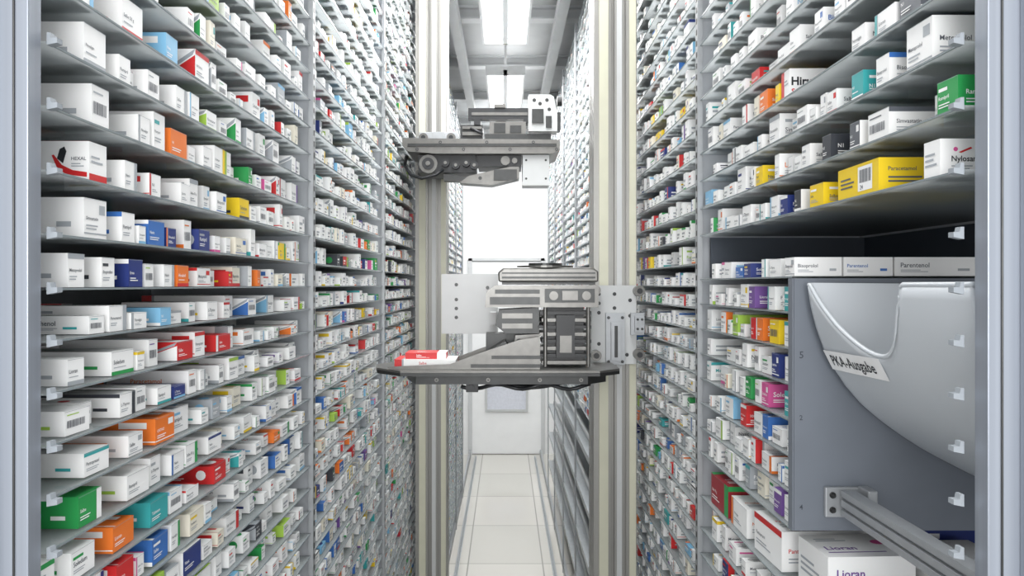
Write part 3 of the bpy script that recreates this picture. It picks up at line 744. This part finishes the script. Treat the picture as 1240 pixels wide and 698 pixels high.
mb = MB(); mb.prism(TP, 'z', ZC - .252, ZC - .246, 0); mb.prism(TP, 'z', ZC - .262, ZC - .2525, 1)
mb.prism([(-.30, 2.28), (-.26, 2.16), (.24, 2.16), (.30, 2.22), (.30, 2.33), (-.28, 2.34)], 'z', ZC - .290, ZC - .2625, 1)
screws(mb, [(-.2, -.277), (-.05, -.277), (.1, -.277), (.22, -.277)], 2.16, .006, 0, 1)
mb.build('tray', [M_grey, M_dark], parent=g, label='pointed metal tray with dark underside')
for y in (2.150, 2.325):
    mb = MB(); mb.prism([(-.34, -.245), (.10, -.245), (.10, -.150), (.04, -.160), (-.08, -.200), (-.16, -.230), (-.34, -.238)], 'y', y, y + .006)
    lift(mb)
    if y < 2.2: mb.box(-.04, .10, y - .004, y, ZC - .215, ZC - .205, 1); mb.box(-.10, .10, y - .004, y, ZC - .240, ZC - .230, 1)
    mb.build('gripper_jaw', [M_grey, M_dark], parent=g)
mb = MB(); mb.tube([(-.13 + .02*k, 2.20 + .01*math.sin(k), ZC - .302 - .008*math.sin(k*.9)) for k in range(20)], .006, 8)
mb.tube([(-.02 + .02*k, 2.25, ZC - .298 - .012*math.sin(k*.35)) for k in range(16)], .008, 8)
mb.build('cable', [M_black], parent=g, smooth=True)
mb = MB(); mb.box(-.115, -.08, 2.17, 2.20, ZC - .314, ZC - .2905); mb.cyl((-.10, 2.16, ZC - .30), 'y', .009, .012, 12); mb.build('sensor', [M_black], parent=g)
def held(x, y, z, w, h, L, b, a, lab, st):
    s = spec(1, True, b, a, 'Salbe', w, h, L); s['style'] = st; s['es'] = 2
    mb = MB(); emit(mb, s, -1, None, 2)
    o = mb.build('medicine_box', [M_card], colors=True); o.location = (x, y, z); o['category'] = 'medicine box'; o['label'] = lab; o['group'] = GRP
held(-.235, 2.236, ZC - .2455, .12, .026, .18, 'white', 'red', 'white medicine box with red end held by the gripper', 3)
held(-.235, 2.236, ZC - .2190, .09, .018, .12, 'red', 'white', 'small red medicine box stacked on the gripper tray', 2)

ra = empty('picking_robot', (-.36, 3.67, 0), 'aluminium picking robot with vertical mast and raised gripper arm', 'picking robot')
mast(ra, -.436, -.284, 3.60, 3.74)
c = empty('carriage', (-.3, 3.5, ZC + .55), parent=ra)
mb = MB(); mb.prism([(-.444, .60), (-.42, .575), (-.30, .565), (.20, .565), (.235, .58), (.235, .625), (-.444, .632)], 'y', 3.20, 3.50, 0); mb.box(-.42, .22, 3.192, 3.20, .595, .607, 1)
lift(mb); screws(mb, [(-.38 + .1 * k, .583 + .03 * (k % 2)) for k in range(7)], 3.20, .007, 1, 0)
mb.build('base_beam', [M_grey, M_dark], parent=c)
mb = MB(); mb.box(-.41, -.225, 3.53, 3.55, .56, .725, 0); mb.prism([(-.35, .633), (-.26, .633), (-.28, .70), (-.33, .70)], 'y', 3.40, 3.53)
mb.box(-.42, -.27, 3.55, 3.592, .57, .71, 0)
lift(mb).build('mounting_plate', [M_alu_m], parent=c, bevel=.002)
for x, z in ((-.385, .69), (-.255, .69), (-.40, .52)):
    mb = MB(); mb.cyl((x, 3.485, ZC + z), 'y', .022, .045, 24, 0); mb.cyl((x, 3.478, ZC + z), 'y', .011, .008, 16, 1); mb.build('guide_roller', [M_grey, M_black], parent=c)
g = empty('gripper_head', (0, 3.35, ZC + .5), parent=ra)
mb = MB(); mb.box(-.38, -.13, 3.24, 3.44, .49, .565, 0); mb.box(-.30, -.02, 3.26, 3.42, .535, .565, 0)
lift(mb)
mb.cyl((-.335, 3.225, ZC + .525), 'y', .040, .018, 28, 1); mb.cyl((-.335, 3.215, ZC + .525), 'y', .026, .012, 20, 0); mb.cyl((-.335, 3.209, ZC + .525), 'y', .010, .006, 20, 1)
for k, x in enumerate((-.26, -.215, -.17, -.135)): mb.cyl((x, 3.215, ZC + .528 - .01 * (k % 2)), 'y', .017, .025, 20, 0); mb.cyl((x, 3.210, ZC + .528 - .01 * (k % 2)), 'y', .007, .006, 12, 1)
mb.build('belt_drive', [M_black, M_grey], parent=g)
mb = MB(); mb.tube([(-.44, 3.3, ZC + .57), (-.44, 3.25, ZC + .52), (-.41, 3.22, ZC + .475), (-.36, 3.21, ZC + .46), (-.30, 3.21, ZC + .475), (-.27, 3.22, ZC + .50)], .007, 8)
mb.tube([(-.20, 3.45, ZC + .64), (-.19, 3.35, ZC + .71), (-.15, 3.28, ZC + .69), (-.10, 3.25, ZC + .66)], .006, 8)
mb.build('cable', [M_black], parent=g, smooth=True)
mb = MB(); mb.prism([(-.20, .445), (-.16, .475), (.02, .515), (.06, .515), (.06, .465), (-.06, .435)], 'y', 3.24, 3.33, 0); mb.prism([(-.27, .485), (-.15, .47), (-.14, .45), (-.27, .455)], 'y', 3.25, 3.30, 1)
mb.box(-.05, .05, 3.22, 3.24, .455, .50, 1)
lift(mb); holes(mb, [(-.11, .465)], 3.24, .008, 1); mb.build('gripper_jaw', [M_grey, M_dark], parent=g)
mb = MB(); mb.box(-.12, .07, 3.24, 3.40, .516, .5645, 0); mb.cyl((0, 3.23, .54), 'y', .02, .01, 20, 1); mb.cyl((.04, 3.23, .54), 'y', .012, .01, 20, 1); lift(mb).build('slide_block', [M_black, M_grey], parent=g)
mb = MB(); mb.box(.075, .19, 3.22, 3.36, .435, .563, 0); mb.box(.07, .195, 3.215, 3.22, .43, .445, 0); lift(mb); holes(mb, [(.09, .54), (.175, .54), (.09, .46), (.175, .46)], 3.22, .005, 1)
mb.build('side_plate', [M_whitep, M_dark], parent=g)
mb = MB(); mb.box(-.09, .20, 3.25, 3.44, .634, .660, 1); mb.box(-.07, .09, 3.27, 3.42, .6605, .718, 0); mb.box(-.05, .00, 3.262, 3.27, .668, .71, 1); mb.box(.02, .07, 3.262, 3.27, .668, .70, 1); mb.box(-.20, -.10, 3.30, 3.40, .634, .71, 1)
mb.box(-.19, -.105, 3.28, 3.30, .66, .675, 0); mb.box(-.19, -.105, 3.28, 3.30, .688, .70, 0)
mb.cyl((-.02, 3.34, .718), 'z', .03, .012, 24, 1)
lift(mb).build('actuator_block', [M_grey, M_dark], parent=g)
mb = MB(); mb.box(-.165, .13, 3.30, 3.34, .735, .785, 0); mb.box(-.15, .12, 3.296, 3.30, .752, .765, 1); mb.box(-.14, -.11, 3.30, 3.36, .70, .735, 0); mb.box(.08, .11, 3.30, 3.36, .718, .735, 0); mb.box(-.05, .0, 3.29, 3.35, .785, .80, 1); lift(mb).build('linear_rail', [M_black, M_grey], parent=g)
mb = MB(); mb.prism([(.10, .666), (.225, .666), (.225, .74), (.21, .815), (.195, .825), (.10, .825)], 'y', 3.22, 3.30, 0); mb.box(.115, .165, 3.21, 3.22, .70, .76, 1); mb.box(.215, .24, 3.23, 3.28, .67, .75, 1); mb.box(.175, .20, 3.212, 3.22, .68, .73, 1)
lift(mb); holes(mb, [(.125, .80), (.18, .80), (.19, .76), (.15, .785)], 3.22, .008, 1); mb.cyl((.225, 3.24, ZC + .80), 'x', .022, .022, 20, 1)
mb.build('motor_tower', [M_whitep, M_dark], parent=g)

# ------------------------------------------------------------------ lights
def area(name, loc, rot, sx, sy, power, col=(1, 1, 1), spread=None):
    l = bpy.data.lights.new(name, 'AREA'); l.shape = 'RECTANGLE'; l.size = sx; l.size_y = sy; l.energy = power; l.color = col
    if spread: l.spread = math.radians(spread)
    o = bpy.data.objects.new(name, l); o.location = loc; o.rotation_euler = rot; COL.objects.link(o); return o
area('aisle_fill', (0, 4.9, 3.90), (0, 0, 0), .6, 7.4, 175, (1, 1, 1))  # added fill lamp over the aisle, brightens the shelf fronts
for y0 in LY: area('ceiling_fill', (0, y0 + .6, 4.02), (math.pi, 0, 0), .28, 1.1, 2.6)  # fill lamps added above the fixtures to brighten the ceiling
area('end_wall_fill', (0, 8.9, 4.2), (math.radians(-12), 0, 0), 1.6, .8, 24, (1, 1, 1))  # unseen fill added to whiten the far end of the aisle
area('camera_side_fill', (0, -1.4, 2.7), (math.radians(84), 0, 0), 2.4, 2.2, 46, (1, 1, 1))  # large fill added behind the camera for faces turned towards it
area('aisle_beam_fill', (0, -1.0, 2.5), (math.radians(90), 0, 0), .7, .9, 3.5, (1, 1, 1), 70)  # narrow fill added behind the camera, reaches deeper down the aisle
w = bpy.data.worlds.new('World'); scene.world = w; w.use_nodes = True
w.node_tree.nodes['Background'].inputs[0].default_value = (.97, .985, 1, 1)
w.node_tree.nodes['Background'].inputs[1].default_value = .98

# ------------------------------------------------------------------ camera
cam = bpy.data.cameras.new('camera'); co = bpy.data.objects.new('camera', cam); COL.objects.link(co)
co.location = (0, 0, ZC); co.rotation_euler = (math.radians(90), 0, 0)
cam.sensor_width = 36; cam.lens = 900 / 1240 * 36
cam.shift_x = 8 / 1240; cam.shift_y = -4 / 1240; cam.clip_start = .02
scene.camera = co
scene.view_settings.view_transform = 'Standard'
